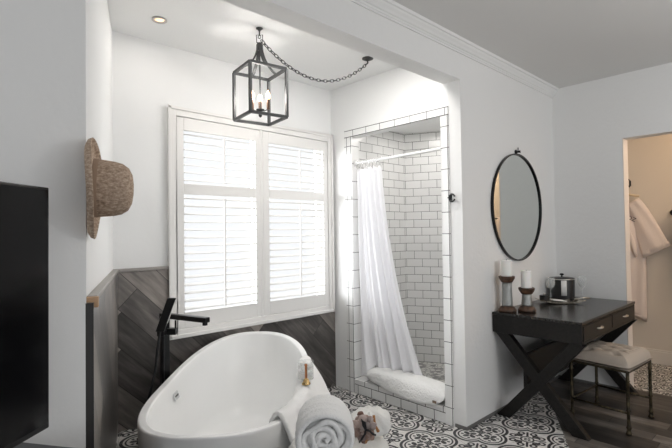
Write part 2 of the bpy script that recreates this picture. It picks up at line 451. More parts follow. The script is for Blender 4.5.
# overflow on the back-left inner side
_h = .79; _a, _b = inn(_h); _u = .03; _v = _b*(1 - abs(_u/_a)**2.5)**.4
ov = bw(_u, _v - .002, .15 + (rimz(_u) - .165)*_h); on = (bw(0, -.3, .435) - bw(0, .3, .435)).normalized() + Vector((0, 0, .35)); on.normalize()
tg = Vector((bca, bsa, 0)); uz = on.cross(tg)
MB().obox(ov + on*.004, tg, uz, on, .032, .021, .006).build('overflow_plate', chrome, tub, bevel=.003)
MB().obox(ov + on*.0105, tg, uz, on, .024, .004, .001).build('overflow_slot', Mat('black_slot', (.01, .01, .01), .5).m, tub)
MB().lathe([(.03, 0), (.03, .004), (.02, .007)], bw(0, 0, .1245), seg=20).build('drain', chrome, tub, smooth=True)

# ------------------------------------------------------------------ bath filler
blk = Mat('matte_black_metal', (.016, .017, .018), .32, .6).m
FC = Vector((1.105, 2.652, 0)); FZ = .15
t = thing('tub_filler', 'matte black floor standing bath filler tap with hand shower', 'bath tap', (FC.x, FC.y, FZ))
m = MB().box(FC.x - .06, FC.x + .06, FC.y - .06, FC.y + .06, FZ, FZ + .012); m.build('base_plate', blk, t, bevel=.003)
m = MB().box(FC.x - .022, FC.x + .022, FC.y - .022, FC.y + .022, FZ + .012, .890); m.build('column', blk, t, bevel=.003)
sd = Vector((.30, -.955, 0)); sx = Vector((sd.y, -sd.x, 0))
m = MB().obox(FC + Vector((0, 0, .893)) + sd*.16, sd, sx, (0, 0, 1), .185, .018, .014); m.build('spout', blk, t, bevel=.003)
m = MB().cyl(FC + sd*.325 + Vector((0, 0, .881)), FC + sd*.325 + Vector((0, 0, .863)), .014); m.build('spout_nozzle', blk, t)
m = MB().obox(FC + Vector((.03, -.028, .80)), R_, Fw, (0, 0, 1), .03, .02, .018); m.build('mixer_body', blk, t, bevel=.003)
m = MB().obox(FC + Vector((.045, -.05, .835)), R_, Fw, (0, 0, 1), .004, .004, .03); m.build('lever_handle', blk, t)
hb = Vector((1.055, 2.594, .815)); ht = Vector((1.104, 2.543, 1.005)); hd = (ht - hb).normalized()
m = MB().obox((hb + ht)/2 + Vector((0, 0, .0)), hd, R_, hd.cross(R_), (ht - hb).length/2, .024, .010); m.build('hand_shower', blk, t, bevel=.003)
m = MB().obox((hb + ht)/2 + R_*.0245 + hd*.02, hd, R_, hd.cross(R_), (ht - hb).length/2 - .03, .0012, .007); m.build('spray_face', Mat('pale_nozzles', (.6, .6, .58), .4).m, t)
m = MB().obox(FC + Vector((-.03, -.035, .80)), R_, Fw, (0, 0, 1), .02, .024, .014); m.build('hand_shower_cradle', blk, t, bevel=.002)
p0 = hb; ps = []
ctl = [hb, hb + Vector((-.02, -.01, -.1)), Vector((1.02, 2.58, .60)), Vector((.975, 2.56, .45)), Vector((.97, 2.56, .30)), Vector((1.02, 2.60, .19)), Vector((1.07, 2.63, .24)), Vector((1.085, 2.632, .5)), Vector((1.09, 2.632, .79))]
def cr(pts, n=8):
    o = []
    for i in range(len(pts) - 1):
        a, b, c, d = pts[max(i - 1, 0)], pts[i], pts[i + 1], pts[min(i + 2, len(pts) - 1)]
        for k in range(n):
            u = k/n; o.append(.5*((2*b) + (c - a)*u + (2*a - 5*b + 4*c - d)*u*u + (3*b - a - 3*c + d)*u**3))
    return o + [pts[-1]]
MB().tube(cr(ctl), .008, 8).build('hose', blk, t, smooth=True)

# ------------------------------------------------------------------ hat
M = Mat('woven_raffia', (.42, .30, .2), .9, spec=.1)
n = M.noise(70, 4); M.color(M.ramp(M.noise(1, 4, M.vec(M.co()[0]*90., M.co()[1]*90., M.co()[2]*170.)), [(.3, (.27, .195, .14)), (.5, (.44, .33, .25)), (.7, (.60, .48, .37))])); M.bump(n, .8, .006)
hp = LE + WD*.0 + WN*.012 + Vector((0, 0, 1.527))
hp -= R_*.014
hat = thing('straw_hat', 'brown woven straw hat hanging on the left wall corner', 'hat', tuple(hp))
m = MB(); rs = []; seg = 40
for j, (r, h) in enumerate([(.098, .022), (.125, .016), (.15, .014), (.166, .022), (.172, .034), (.17, .036), (.163, .026), (.148, .02), (.125, .022), (.099, .03)]):
    ring = []
    for i in range(seg):
        a = 2*PI*i/seg
        ring.append(hp + (WD*math.cos(a) + Vector((0, 0, 1))*math.sin(a))*r*(1 + .02*math.sin(3*a)) + WN*(h + .006*math.sin(2*a + 1)*(r > .12)))
    rs.append(ring)
m.rings(rs, False, False); m.build('brim', M.m, hat, smooth=True)
cax = (WN + Vector((0, 0, -.03))).normalized()
m = MB().lathe([(.100, .020), (.098, .05), (.094, .09), (.088, .115), (.074, .135), (.05, .147), (.02, .151)], hp, cax, 36, cap0=False); m.build('crown', M.m, hat, smooth=True)
m = MB().lathe([(.101, .022), (.1005, .04), (.0985, .044)], hp, cax, 36, cap0=False, cap1=False); m.build('hat_band', Mat('tan_band', (.34, .24, .17), .9).m, hat, smooth=True)

# ------------------------------------------------------------------ TV and cabinet
td = Vector((.758, .652, 0)); tn = Vector((.652, -.758, 0))
tr = Vector((.303, 1.540, 0)); zt, zb = 1.505, .812; TW = 1.12
tv = thing('television', 'large black flat screen television at the left edge', 'television', tuple(tr - td*TW/2 + Vector((0, 0, .75))))
c = tr - td*TW/2 + Vector((0, 0, (zt + zb)/2))
MB().obox(c - tn*.012, td, tn, (0, 0, 1), TW/2, .012, (zt - zb)/2).build('housing', Mat('black_plastic', (.012, .012, .013), .35).m, tv, bevel=.003)
MB().obox(c + tn*.0008 + Vector((0, 0, .004)), td, tn, (0, 0, 1), TW/2 - .007, .001, (zt - zb)/2 - .012).build('screen', Mat('dark_glass_screen', (.004, .004, .005), .12, spec=.35).m, tv)
MB().obox(tr - td*TW/2 - tn*.012 + Vector((0, 0, .80)), td, tn, (0, 0, 1), .05, .01, .05).build('stand_neck', blk, tv)
MB().obox(tr - td*TW/2 - tn*.012 + Vector((0, 0, .755)), td, tn, (0, 0, 1), .2, .1, .005).build('stand_foot', blk, tv)
dl = Vector((.83, .557, 0)); dn = Vector((.557, -.83, 0))
P1 = Vector((.25, 1.66, 0)); 
dk = thing('media_cabinet', 'dark cabinet top below the television, lower left corner', 'cabinet', tuple(P1 + dn*.22 - dl*.5))
cc = P1 + dn*.24 - dl*.55
dwood = Mat('charcoal_painted_wood', (.055, .058, .062), .35)
MB().obox(cc + Vector((0, 0, .735)), dl, dn, (0, 0, 1), .55, .24, .015).build('cabinet_top', dwood.m, dk, bevel=.003)
MB().obox(cc + Vector((0, 0, .39)), dl, dn, (0, 0, 1), .53, .22, .33).build('cabinet_body', dwood.m, dk)
for s in (-.26, .26): 
    d_ = MB().obox(cc + dn*.225 + dl*s + Vector((0, 0, .39)), dl, dn, (0, 0, 1), .25, .008, .31).build('door', dwood.m, dk, bevel=.002)
    MB().cyl(cc + dn*.233 + dl*s*.2 + Vector((0, 0, .45)), cc + dn*.255 + dl*s*.2 + Vector((0, 0, .45)), .01).build('door_knob', chrome, d_)
for a in (-.5, .5):
    for b in (-.19, .19): MB().obox(cc + dl*a + dn*b + Vector((0, 0, .03)), dl, dn, (0, 0, 1), .025, .025, .03).build('leg', dwood.m, dk)

# ------------------------------------------------------------------ lantern
iron = Mat('dark_bronze_iron', (.055, .057, .058), .45, .55)
iron = iron.m
LP = Vector((1.610, 2.385, 0))
lan = thing('lantern_pendant', 'black open cage lantern with three candle bulbs hanging from chain', 'pendant lamp', (LP.x, LP.y, CA))
zt_, zb_ = 2.385, 2.085; Rr = .172; rot = math.radians(10)
fh, rh = Vector((Fw.x, Fw.y, 0)).normalized(), Rt
def lc(k, r=Rr):       # 0 front 1 right 2 back 3 left
    a = -PI/2 + k*PI/2 - rot
    return LP + (rh*math.cos(a) + fh*math.sin(a))*r
def L3(p, z): return Vector((p.x, p.y, z))
bs = .017
m = MB()
for k in range(4):
    m.bar(L3(lc(k), zb_), L3(lc(k), zt_), bs, bs)
for z in (zt_, zb_):
    for k in range(4): m.bar(L3(lc(k), z), L3(lc((k + 1) % 4), z), bs, bs)
cd_ = (lc(1) - lc(0)).normalized()
m.build('cage_frame', iron, lan, bevel=.0015)
for k in range(4):
    md = (lc(k) + lc((k + 1) % 4))/2; dr = (md - LP); R0 = dr.length; dr.normalize(); pts = []
    for i in range(13):
        s = i/12; rr = .016 + (R0 - .016)*(s**1.8); z = zt_ + .155*(1 - s)**1.25 - .004
        pts.append(L3(LP + dr*rr, z))
    sdv = Vector((-dr.y, dr.x, 0)); rg = []
    for i, p in enumerate(pts):
        d = (pts[min(i + 1, 12)] - pts[max(i - 1, 0)]).normalized(); nn = d.cross(sdv)
        rg.append([p + sdv*a*.009 + nn*b*.003 for a, b in ((-1, -1), (1, -1), (1, 1), (-1, 1))])
    MB().rings(rg).build('curved_arm', iron, lan)
MB().lathe([(.008, 0), (.02, .004), (.022, .03), (.016, .045), (.006, .05)], L3(LP, zt_ + .13), seg=16).build('collar', iron, lan, smooth=True)
lpz = zt_ + .18
m = MB(); m.tube([L3(LP, lpz) + rh*x_ + Vector((0, 0, z_)) for x_, z_ in ((-.018, 0), (-.02, .047), (.02, .047), (.018, 0))], .0032, 6, True); m.build('hanging_loop', iron, lan)
lamp_z = 2.140
MB().cyl(L3(LP, lamp_z - .02), L3(LP, zt_ + .14), .0045, 10).build('centre_rod', iron, lan)
MB().lathe([(.003, -.018), (.011, -.010), (.011, 0), (.005, .008), (.005, .02), (.026, .026), (.026, .032), (.005, .036)], L3(LP, lamp_z - .03), seg=16).build('centre_hub', iron, lan, smooth=True)
flame = Mat('glowing_filament', (1, .8, .6), .4, Emission_Color=(1, .55, .25, 1), Emission_Strength=3.).m
slv = Mat('copper_brown_sleeve', (.10, .055, .035), .4, .5).m
for k in range(3):
    a = math.radians([-178, -2, 100][k]); r = .05
    p = LP + (rh*math.cos(a) + fh*math.sin(a))*r
    MB().tube([L3(LP, lamp_z), L3((LP + p)/2, lamp_z - .008), L3(p, lamp_z + .002)], .0035, 6).build('candle_arm', iron, lan)
    c_ = MB().cyl(L3(p, lamp_z), L3(p, lamp_z + .062), .0105).build('candle_sleeve', slv, lan, smooth=True, angle=.6)
    MB().lathe([(.006, 0), (.013, .012), (.0155, .022), (.012, .036), (.005, .052), (.001, .062)], L3(p, lamp_z + .062), seg=14).build('flame_bulb', flame, c_, smooth=True)
# ceiling hook above, swag chain, second hook
MB().lathe([(.022, 0), (.022, -.004), (.009, -.012), (.0045, -.022), (.0045, -.046)], L3(LP, CA), seg=16).build('ceiling_hook', iron, lan, smooth=True)
m = MB(); m.tube([L3(LP, CA - .055) + rh*.009*math.cos(a) + Vector((0, 0, .009*math.sin(a))) for a in [2*PI*i/10 for i in range(10)]], .0028, 6, True)
m.build('hook_eye', iron, lan)
HK = Vector((2.485, 2.27, CA))
MB().lathe([(.042, 0), (.042, -.006), (.03, -.012), (.006, -.022), (.005, -.034)], HK, seg=20).build('ceiling_canopy', iron, lan, smooth=True)
A0 = L3(LP, lpz + .012) + rh*.012; A1 = HK + Vector((0, 0, -.036))
# catenary between them
pts = []
sag = .19
for i in range(200):
    s = i/199; p = A0.lerp(A1, s); p.z -= sag*4*s*(1 - s)
    pts.append(p)
acc = [0]
for i in range(1, 200): acc.append(acc[-1] + (pts[i] - pts[i - 1]).length)
Lt = acc[-1]; nl = int(Lt/.0285); m = MB()
def at(d):
    for i in range(1, 200):
        if acc[i] >= d: return pts[i - 1].lerp(pts[i], (d - acc[i - 1])/max(1e-9, acc[i] - acc[i - 1]))
    return pts[-1]
for k in range(nl):
    c = at((k + .5)*Lt/nl); d = (at(min(Lt, (k + 1)*Lt/nl)) - at(k*Lt/nl)).normalized()
    sv = Vector((0, 0, 1)).cross(d).normalized(); uv = d.cross(sv)
    wv = sv if k % 2 else uv
    m.tube([c + d*math.cos(a)*.0195 + wv*math.sin(a)*.0095 for a in [2*PI*i/10 for i in range(10)]], .0030, 5, True)
m.build('swag_chain', iron, lan, smooth=True)

# ------------------------------------------------------------------ shower curtain and rod
XR = 2.835
rod = thing('shower_curtain_rod', 'white curtain rod across the tiled shower opening', 'curtain rod', (XR, 2.3, 1.96))
wm = Mat('white_enamel', (.85, .85, .84), .25).m
MB().cyl((XR, YA + .006, 1.966), (XR, YB_ - .006, 1.963), .0125, 16).build('rod', wm, rod, smooth=True, angle=.6)
for y_, s in ((YA + .006, 1), (YB_ - .006, -1)):
    MB().lathe([(.026, 0), (.024, .01), (.014, .018)], (XR, y_, 1.965), (0, s, 0), 18).build('rod_flange', wm, rod, smooth=True)
M = Mat('white_curtain_fabric', (.86, .86, .88), .85, spec=.1, Subsurface_Weight=.0); M.bump(M.noise(120, 2), .15, .002)
cu = thing('shower_curtain', 'white fabric shower curtain drawn to the left of the shower', 'curtain', (XR, 2.6, .13))
def cur(i, j):
    # i across, j down
    q_ = max(0., min(1., (i - .12)/.12)); z = 1.905 - (1.78 - .11*q_*q_*(3 - 2*q_))*j
    w0, w1 = 2.745 + .0*j, (2.455 - .07*j - .22*j**1.7)
    y = w0 + (w1 - w0)*i
    ph = i*2*PI*5.0 + .8*math.sin(j*3 + i*4)
    amp = .012 + .018*j
    x = XR + .012 + amp*math.sin(ph) + .012*math.sin(ph*2.3 + 1.) + .10*j*j*(i**.7) - .01*(1 - j)
    if j < .03: z += .010*math.cos(i*2*PI*5.5)
    x += .03*max(0, j - .93)*10*math.sin(i*9)*.2
    return Vector((x, y, z + .01*math.sin(i*11)*j))
MB().grid(cur, 110, 60).build('curtain_panel', M.m, cu, smooth=True, solid=.0025)
for k in range(8):
    y_ = 2.725 - .27*k/7
    m = MB(); m.tube([Vector((XR + .022*math.sin(a), y_ + .003*math.sin(a*2), 1.949 + .030*math.cos(a))) for a in [2*PI*i/16 for i in range(16)]], .0018, 6, True)
    m.build('curtain_ring', chrome, cu, smooth=True)

# fluffy towel on curb
M = Mat('deep_pile_towel', (.90, .90, .885), .95, spec=.05); M.bump(M.noise(75, 4) + M.noise(22, 2)*.8, .7, .012)
pile = M.m
def soft(name, mat, c, ax, ay, hx, hy, h0, h1, e=3., n=64, wob=.0, seed=0, parent=None):
    """rounded slab lying between h0 and h1"""
    rg = []; K = 14; rnd = random.Random(seed); ph = [rnd.uniform(0, 6.28) for _ in range(8)]
    for k in range(1, K):
        t = -PI/2 + PI*k/K; sc = math.cos(t)**.45; zz = (h0 + h1)/2 + (h1 - h0)/2*math.sin(t)
        r = []
        for i in range(n):
            a = 2*PI*i/n; ca, sa = math.cos(a), math.sin(a)
            u = hx*math.copysign(abs(ca)**(2/e), ca)*sc; v = hy*math.copysign(abs(sa)**(2/e), sa)*sc
            g = wob*(math.sin(a*3 + ph[0]) + .7*math.sin(a*7 + ph[1] + k*.4) + .5*math.sin(a*13 + ph[2] + k))
            p = Vector(c) + Vector(ax)*(u*(1 + g)) + Vector(ay)*(v*(1 + g*1.5))
            p.z = zz + (wob*.12*math.sin(u*30 + ph[3])*math.cos(v*25 + ph[4]) if k > K//2 else 0)
            r.append(p)
        rg.append(r)
    return MB().rings(rg)
m = soft('x', None, (2.862, 2.238, 0), (0, 1, 0), (1, 0, 0), .41, .118, .119, .245, 3.0, 72, .02, 3)
for v in m.v:   # hangs over the front edge of the curb, more towards its right end
    f = max(0., min(1., (2.66 - v.y)/.5))
    if v.x < 2.80:
        k = (2.80 - v.x)/.056
        v.x = 2.786 - .040*min(1, k)*(.35 + .65*f) if k > .3 else v.x - .01*k
        v.z = v.z - .055*f*min(1, k)
t = recenter(m.build('folded_bath_mat', pile, smooth=True, subsurf=1)); tag(t, 'thick fluffy white bath mat lying on the shower curb', 'bath mat')
# little tag in its near corner
M2 = Mat('brown_label', (.18, .12, .08), .7).m
bpy.context.view_layer.update()
o = MB().obox((2.742, 1.915, .150), (0, 1, 0), (.2, 0, 1), (1, 0, -.2), .016, .008, .0012).build('care_label', M2, t)

# robe hook on the jamb
t = thing('robe_hook', 'small black robe hook beside the shower tiling', 'hook', (XS, 1.775, 1.597))
B(XS - .010, XS, 1.775, 1.797, 1.573, 1.622).build('hook_plate', blk, t, bevel=.002)
MB().cyl((XS - .01, 1.786, 1.6), (XS - .03, 1.786, 1.6), .006).build('hook_stem', blk, t)
m = MB(); m.tube([Vector((XS - .030, 1.757 + .023*math.cos(a)*1., 1.597 + .026*math.sin(a))) for a in [-PI*.9 + 1.8*PI*i/18 for i in range(19)]], .006, 8); m.build('hook_ring', blk, t, smooth=True)

# ------------------------------------------------------------------ mirror
MC = Vector((3.626, Y0, 1.553)); MR = .435
t = thing('round_mirror', 'large round mirror in a thin black frame above the desk', 'mirror', tuple(MC))
MB().lathe([(MR - .010, .004), (MR - .010, .024), (MR, .024), (MR, .004)], MC, (0, -1, 0), 96, False, False).build('mirror_frame', blk, t, smooth=True, angle=.5)
MB().lathe([(MR - .0095, .004), (MR - .0095, .012)], MC, (0, -1, 0), 96).build('mirror_glass', Mat('silvered_glass', (.78, .81, .79), .01, 1.).m, t)
m = MB().lathe([(.019, 0), (.019, .008), (.008, .012), (.008, .034), (.013, .038)], MC + Vector((0, 0, MR + .016)), (0, -1, 0), 16); m.cyl(MC + Vector((0, -.022, MR + .02)), MC + Vector((0, -.022, MR + .05)), .004); m.build('mirror_hook', blk, t, smooth=True)

# ------------------------------------------------------------------ desk
M = Mat('ebony_wood', (.02, .018, .017), .36, spec=.3)
gx, gy, gz = M.co(); g = M.noise(1, 4, M.vec(gx*6., gy*60., gz*60.)); M.color(M.ramp(g, [(.3, (.006, .0056, .0053)), (.7, (.015, .0135, .0125))])); ebony = M.m
M = Mat('ebony_tabletop', (.02, .018, .017), .22, spec=.5)
gx, gy, gz = M.co(); g = M.noise(1, 4, M.vec(gx*5., gy*70., gz*4.)); M.color(M.ramp(g, [(.3, (.008, .0076, .0073)), (.7, (.02, .0185, .0175))])); etop = M.m
DX0, DX1, DY0, DY1 = 3.172, 4.40, 1.068, 1.688
dk = thing('writing_desk', 'black wooden writing desk with crossed legs below the mirror', 'desk', ((DX0 + DX1)/2, (DY0 + DY1)/2, 0))
B(DX0, DX1, DY0, DY1, .732, .75).build('desktop', etop, dk, bevel=.002)
ap = MB().box(DX0 + .004, DX0 + .03, DY0 + .004, DY1, .605, .731).box(DX1 - .03, DX1 - .004, DY0 + .004, DY1, .605, .731).box(DX0 + .03, DX1 - .03, DY1 - .03, DY1, .605, .731).box(DX0 + .03, DX1 - .03, DY0 + .03, DY1 - .03, .605, .615)
ap.box(DX0 + .03, DX1 - .03, DY0 + .004, DY0 + .02, .605, .621).box(DX0 + .03, DX1 - .03, DY0 + .004, DY0 + .02, .721, .731).box(3.776, 3.796, DY0 + .004, DY0 + .02, .621, .721)
ap.build('apron', ebony, dk, bevel=.002)
nick = Mat('brushed_nickel', (.62, .60, .56), .3, 1.).m
for a, b in ((DX0 + .033, 3.773), (3.799, DX1 - .033)):
    d_ = B(a, b, DY0 + .001, DY0 + .018, .624, .718).box(a + .01, b - .01, DY0 + .018, DY0 + .4, .626, .70).build('drawer', ebony, dk, bevel=.002)
    xc = (a + b)/2; h_ = MB()
    h_.tube([Vector((xc + .042*math.cos(q), DY0 - .002 - .020*math.sin(q), .672 + .004)) for q in [PI*i/12 for i in range(13)]], [.004 + .004*math.sin(PI*i/12) for i in range(13)], 8)
    h_.build('drawer_handle', nick, d_, smooth=True)
for x_ in (DX0 + .03, DX1 - .05):
    # slanted square posts crossing at mid height
    for (ya, yb, dx) in ((DY1 - .055, DY0 + .035, 0), (DY0 + .035, DY1 - .055, .0)):
        # board in the plane X: parallelogram
        wv = .084
        vs = []
        off = .0 if ya > yb else .0006
        for X in (x_ - .002 + off, x_ + .050 - off):
            for (yy, zz) in ((yb - wv/2 - .008, 0), (yb + wv/2 + .008, 0), (ya + wv/2 + .008, .605), (ya - wv/2 - .008, .605)): vs.append((X, yy, zz))
        MB().add(vs, [(0, 1, 2, 3), (7, 6, 5, 4), (0, 4, 5, 1), (1, 5, 6, 2), (2, 6, 7, 3), (3, 7, 4, 0)]).build('leg', ebony, dk, bevel=.002)
B(DX0 + .082, DX1 - .052, 1.47, 1.50, .21, .46).build('stretcher', ebony, dk, bevel=.002)

# ------------------------------------------------------------------ things on the desk
dwd = Mat('dark_stained_wood', (.07, .036, .022), .5); 
M = dwd; M.color(M.ramp(M.noise(28, 4), [(.35, (.03, .017, .012)), (.6, (.11, .055, .03)), (.75, (.20, .10, .05))])); dwd = M.m
M = Mat('hammered_zinc', (.38, .39, .38), .42, .85); M.bump(M.noise(110, 3), .8, .006); zinc = M.m
wax = Mat('ivory_wax', (.86, .85, .82), .5, spec=.3, Subsurface_Weight=.15).m
def holder(x_, y_, hc, r, label, hcand, rc, clabel):
    z = .7505
    t = thing('candle_holder', label, 'candle holder', (x_, y_, z), 'wood and metal candle holders on the desk')
    MB().lathe([(.058*r, 0), (.064*r, .006), (.064*r, .016), (.058*r, .022), (.05*r, .036), (.040*r, .042)], (x_, y_, z), seg=32).build('base', dwd, t, smooth=True)
    MB().lathe([(.039*r, .042), (.038*r, .055), (.034*r, .042 + hc*.7), (.034*r, .042 + hc)], (x_, y_, z), seg=32).build('column', zinc, t, smooth=True)
    q = .042 + hc
    MB().lathe([(.036*r, q), (.040*r, q + .003), (.047*r, q + .014), (.056*r, q + .030), (.058*r, q + .042), (.056*r, q + .046), (.045*r, q + .046)], (x_, y_, z), seg=32).build('cup', dwd, t, smooth=True, angle=.6)
    c = thing('pillar_candle', clabel, 'candle', (x_, y_, z + q + .046), 'white pillar candles on the desk')
    zc = z + q + .0465
    MB().lathe([(rc, 0), (rc, hcand - .004), (rc - .004, hcand), (rc - .012, hcand - .003), (.004, hcand - .008)], (x_, y_, zc), seg=32).build('wax_body', wax, c, smooth=True, angle=.7)
    MB().cyl((x_, y_, zc + hcand - .008), (x_ + .002, y_, zc + hcand + .006), .0014, 6).build('wick', blk, c)
holder(3.252, 1.608, .175, 1.0, 'taller wood and ribbed metal candle holder nearest the wall', .118, .038, 'white pillar candle on the taller holder')
holder(3.350, 1.505, .088, 1.0, 'shorter wood and metal candle holder, right of the taller one', .125, .037, 'white pillar candle on the shorter holder')
# ice bucket
bk = thing('ice_bucket', 'black leather ice bucket with silver lid edge behind the tray', 'ice bucket', (4.205, 1.572, .7505))
lea = Mat('black_leather', (.012, .012, .012), .4).m
MB().lathe([(.094, 0), (.098, .004), (.101, .165), (.099, .17)], (4.205, 1.572, .7505), seg=40).build('bucket_body', lea, bk, smooth=True, angle=.7)
MB().lathe([(.1025, .168), (.1035, .170), (.1035, .174), (.1025, .176)], (4.205, 1.572, .7505), seg=40).build('lid_rim', nick, bk, smooth=True)
MB().lathe([(.102, .176), (.098, .181), (.07, .185), (.02, .187)], (4.205, 1.572, .7505), seg=40).build('lid', lea, bk, smooth=True)
MB().lathe([(.006, .186), (.006, .200), (.017, .205), (.017, .214), (.008, .220)], (4.205, 1.572, .7505), seg=20).build('lid_knob', blk, bk, smooth=True)
fd = Vector((-4.175, -1.572, 0)).normalized(); fs = Vector((fd.y, -fd.x, 0)); 
if fs.dot(R_) < 0: fs = -fs
m = MB(); rg = []
for z_ in (.035, .165):
    r = []
    for i in range(7):
        a = math.radians(-4 + 24*i/6)
        r.append(Vector((4.205, 1.572, .7505 + z_)) + (fd*math.cos(a) + fs*math.sin(a))*(.1035 - (.165 - z_)*.01))
    rg.append(r)
m.rings(rg, False, False, False); m.build('paper_tag', Mat('white_paper', (.8, .8, .78), .8).m, bk, smooth=True, solid=.0012)
# wine glasses
g_ = Mat('clear_glass', (.9, .93, .92), .03, spec=.9, Alpha=.19); glass = g_.m
def wine(x_, y_, label, sc=1.):
    prof = [(.034, 0), (.034, .002), (.008, .005), (.0035, .012), (.003, .085), (.0045, .095), (.020, .105), (.034, .128), (.038, .15), (.036, .172), (.031, .195),
            (.0300, .195), (.0348, .172), (.0367, .15), (.0325, .129), (.019, .108), (.002, .101)]
    t = MB().lathe([(r*sc, h*sc) for r, h in prof], (x_, y_, .7505), seg=28).build('wine_glass', glass, smooth=True)
    me = t.data; me.transform(Matrix.Translation((-x_, -y_, -.7505))); t.location = (x_, y_, .7505)
    return tag(t, label, 'wine glass', 'stemmed wine glasses on the desk')
wine(4.008, 1.592, 'clear stemmed wine glass left of the black ice bucket')
wine(4.300, 1.440, 'clear stemmed wine glass right of the black ice bucket')
# tray
tc = Vector((3.93, 1.49, .7505)); tx = R_.copy(); tx.z = 0; tx.normalize(); ty = Vector((-tx.y, tx.x, 0))
def tr(i, j):
    u, v = (i - .5)*2, (j - .5)*2
    return tc + tx*u*.17 + ty*v*.085 + Vector((0, 0, .003 + .020*abs(u)**3 + .006*v*v))
t = MB().grid(tr, 24, 12).build('serving_tray', Mat('champagne_tray_metal', (.55, .50, .42), .25, .9).m, smooth=True, solid=.003)
recenter(t); tag(t, 'shallow curved metal tray in front of the ice bucket', 'tray')
jc = tc - tx*.132 - ty*.01 + Vector((0, 0, .0165))
t = thing('lidded_jar', 'small black lidded jar on the left of the tray', 'jar', tuple(jc))
MB().lathe([(.034, 0), (.036, .003), (.036, .036), (.034, .038)], jc, seg=28).build('jar_body', lea, t, smooth=True, angle=.6)
MB().lathe([(.037, .0385), (.037, .046), (.034, .049)], jc, seg=28).build('lid', blk, t, smooth=True, angle=.6)
MB().lathe([(.004, .049), (.004, .053), (.009, .058), (.008, .065), (.003, .068)], jc, seg=14).build('lid_knob', nick, t, smooth=True)
nc = tc - tx*.015 + ty*.0 + Vector((0, 0, .014))
t = MB().grid(lambda i, j: nc + tx*(i - .5)*.11 + ty*(j - .5)*.07 + Vector((0, 0, .012*(1 - i) + .003*math.sin(j*9))), 12, 8).build('folded_napkin', cloth('paper_napkin', (.82, .82, .80), 90, .2), smooth=True, solid=.005)
recenter(t); tag(t, 'white folded napkin in the middle of the tray', 'napkin')
oc = tc + tx*.10 + Vector((0, 0, .0205))
t = thing('bottle_opener', 'black and silver corkscrew opener resting on the tray', 'corkscrew', tuple(oc))
MB().cyl(oc - tx*.012 - ty*.01 + Vector((0, 0, .006)), oc + tx*.02 + ty*.012 + Vector((0, 0, .006)), .012).build('opener_head', blk, t, smooth=True)
MB().tube([oc + tx*.02 + Vector((0, 0, .008)), oc + tx*.07 - ty*.01 + Vector((0, 0, .016)), oc + tx*.14 - ty*.015 + Vector((0, 0, .016))], .005, 8).build('opener_lever', nick, t, smooth=True)

# ------------------------------------------------------------------ stool
sc_ = Vector((3.725, 1.070, 0)); sxa = Vector((.995, -.075, 0)).normalized(); sya = Vector((-sxa.y, sxa.x, 0)); sya = Vector((.12, .993, 0)).normalized()
HX, HY = .214, .185
t = thing('vanity_stool', 'beige tufted stool with turned antique brass legs at the desk', 'stool', tuple(sc_))
M = Mat('antique_brass_frame', (.13, .10, .055), .42, .75); M.color(M.ramp(M.noise(35, 3), [(.35, (.035, .029, .02)), (.7, (.11, .088, .052))])); ab = M.m
def sp_(a, b, z=0.): return sc_ + sxa*a + sya*b + Vector((0, 0, z))
lp = [(.016, 0), (.019, .006), (.014, .02), (.012, .035), (.017, .045), (.012, .056), (.0105, .07), (.0105, .15), (.015, .158), (.0105, .168), (.0105, .345), (.015, .353), (.0105, .362), (.011, .405)]
for a, b in ((-1, -1), (1, -1), (1, 1), (-1, 1)):
    MB().lathe(lp, sp_(a*HX, b*HY), seg=14).build('leg', ab, t, smooth=True)
fr = MB()
for a, b in (((-1, -1), (1, -1)), ((1, -1), (1, 1)), ((1, 1), (-1, 1)), ((-1, 1), (-1, -1))):
    fr.bar(sp_(a[0]*HX, a[1]*HY, .413), sp_(b[0]*HX, b[1]*HY, .413), .022, .018)
fr.build('seat_frame', ab, t, bevel=.002)
for a, b in (((-1, -1), (-1, 1)), ((1, -1), (1, 1)), ((-1, 1), (1, 1))):
    MB().cyl(sp_(a[0]*HX, a[1]*HY, .14), sp_(b[0]*HX, b[1]*HY, .14), .0075, 10).build('stretcher', ab, t, smooth=True)
btn = [(-.15, -.09), (-.05, -.09), (.05, -.09), (.15, -.09), (-.10, 0), (0, 0), (.10, 0), (-.15, .09), (-.05, .09), (.05, .09), (.15, .09)]
def seat(u, v):
    e = 3.4
    ex = max(abs(u)/(HX + .018), abs(v)/(HY + .018))
    h = .078*(1 - ex**5)**.6 if ex < 1 else 0
    for p, q in btn:
        d = math.hypot(u - p, v - q); h -= .026*math.exp(-(d/.022)**2)
        # tuft creases
    c1 = abs(math.sin((u/.05 + v/.09)*PI/2)); c2 = abs(math.sin((u/.05 - v/.09)*PI/2))
    h -= .0065*(math.exp(-(c1/.25)**2) + math.exp(-(c2/.25)**2))*(ex < .75)
    return h
n = 72; gxs = [-1 + 2*i/(n - 1) for i in range(n)]
m = MB(); rows = []
for b in gxs:
    r = []
    for a in gxs:
        a2, b2 = math.sin(a*PI/2)*.35 + a*.65, math.sin(b*PI/2)*.35 + b*.65
        k = (1 + .0)
        u, v = a2*(HX + .0179), b2*(HY + .0179)
        # round plan corners
        cr_ = max(0, abs(a2)**8*abs(b2)**8)*.06
        r.append(sp_(u*(1 - cr_), v*(1 - cr_), .424 + .012 + max(-.012, seat(u, v))))
    rows.append(r)
m.rings(rows, False, False, False)
mb_ = [sp_(a*(HX + .0175), b*(HY + .0175), .424) for a, b in ((-1, -1), (1, -1), (1, 1), (-1, 1))]
m.add(mb_, [(0, 1, 2, 3)])
m.box(0, 0, 0, 0, 0, 0) if False else None
m.build('seat_cushion', cloth('beige_linen', (.47, .41, .35), 260, .4, .9, .002), t, smooth=True)
bl = cloth('beige_linen_button', (.50, .45, .39), 260, .4)
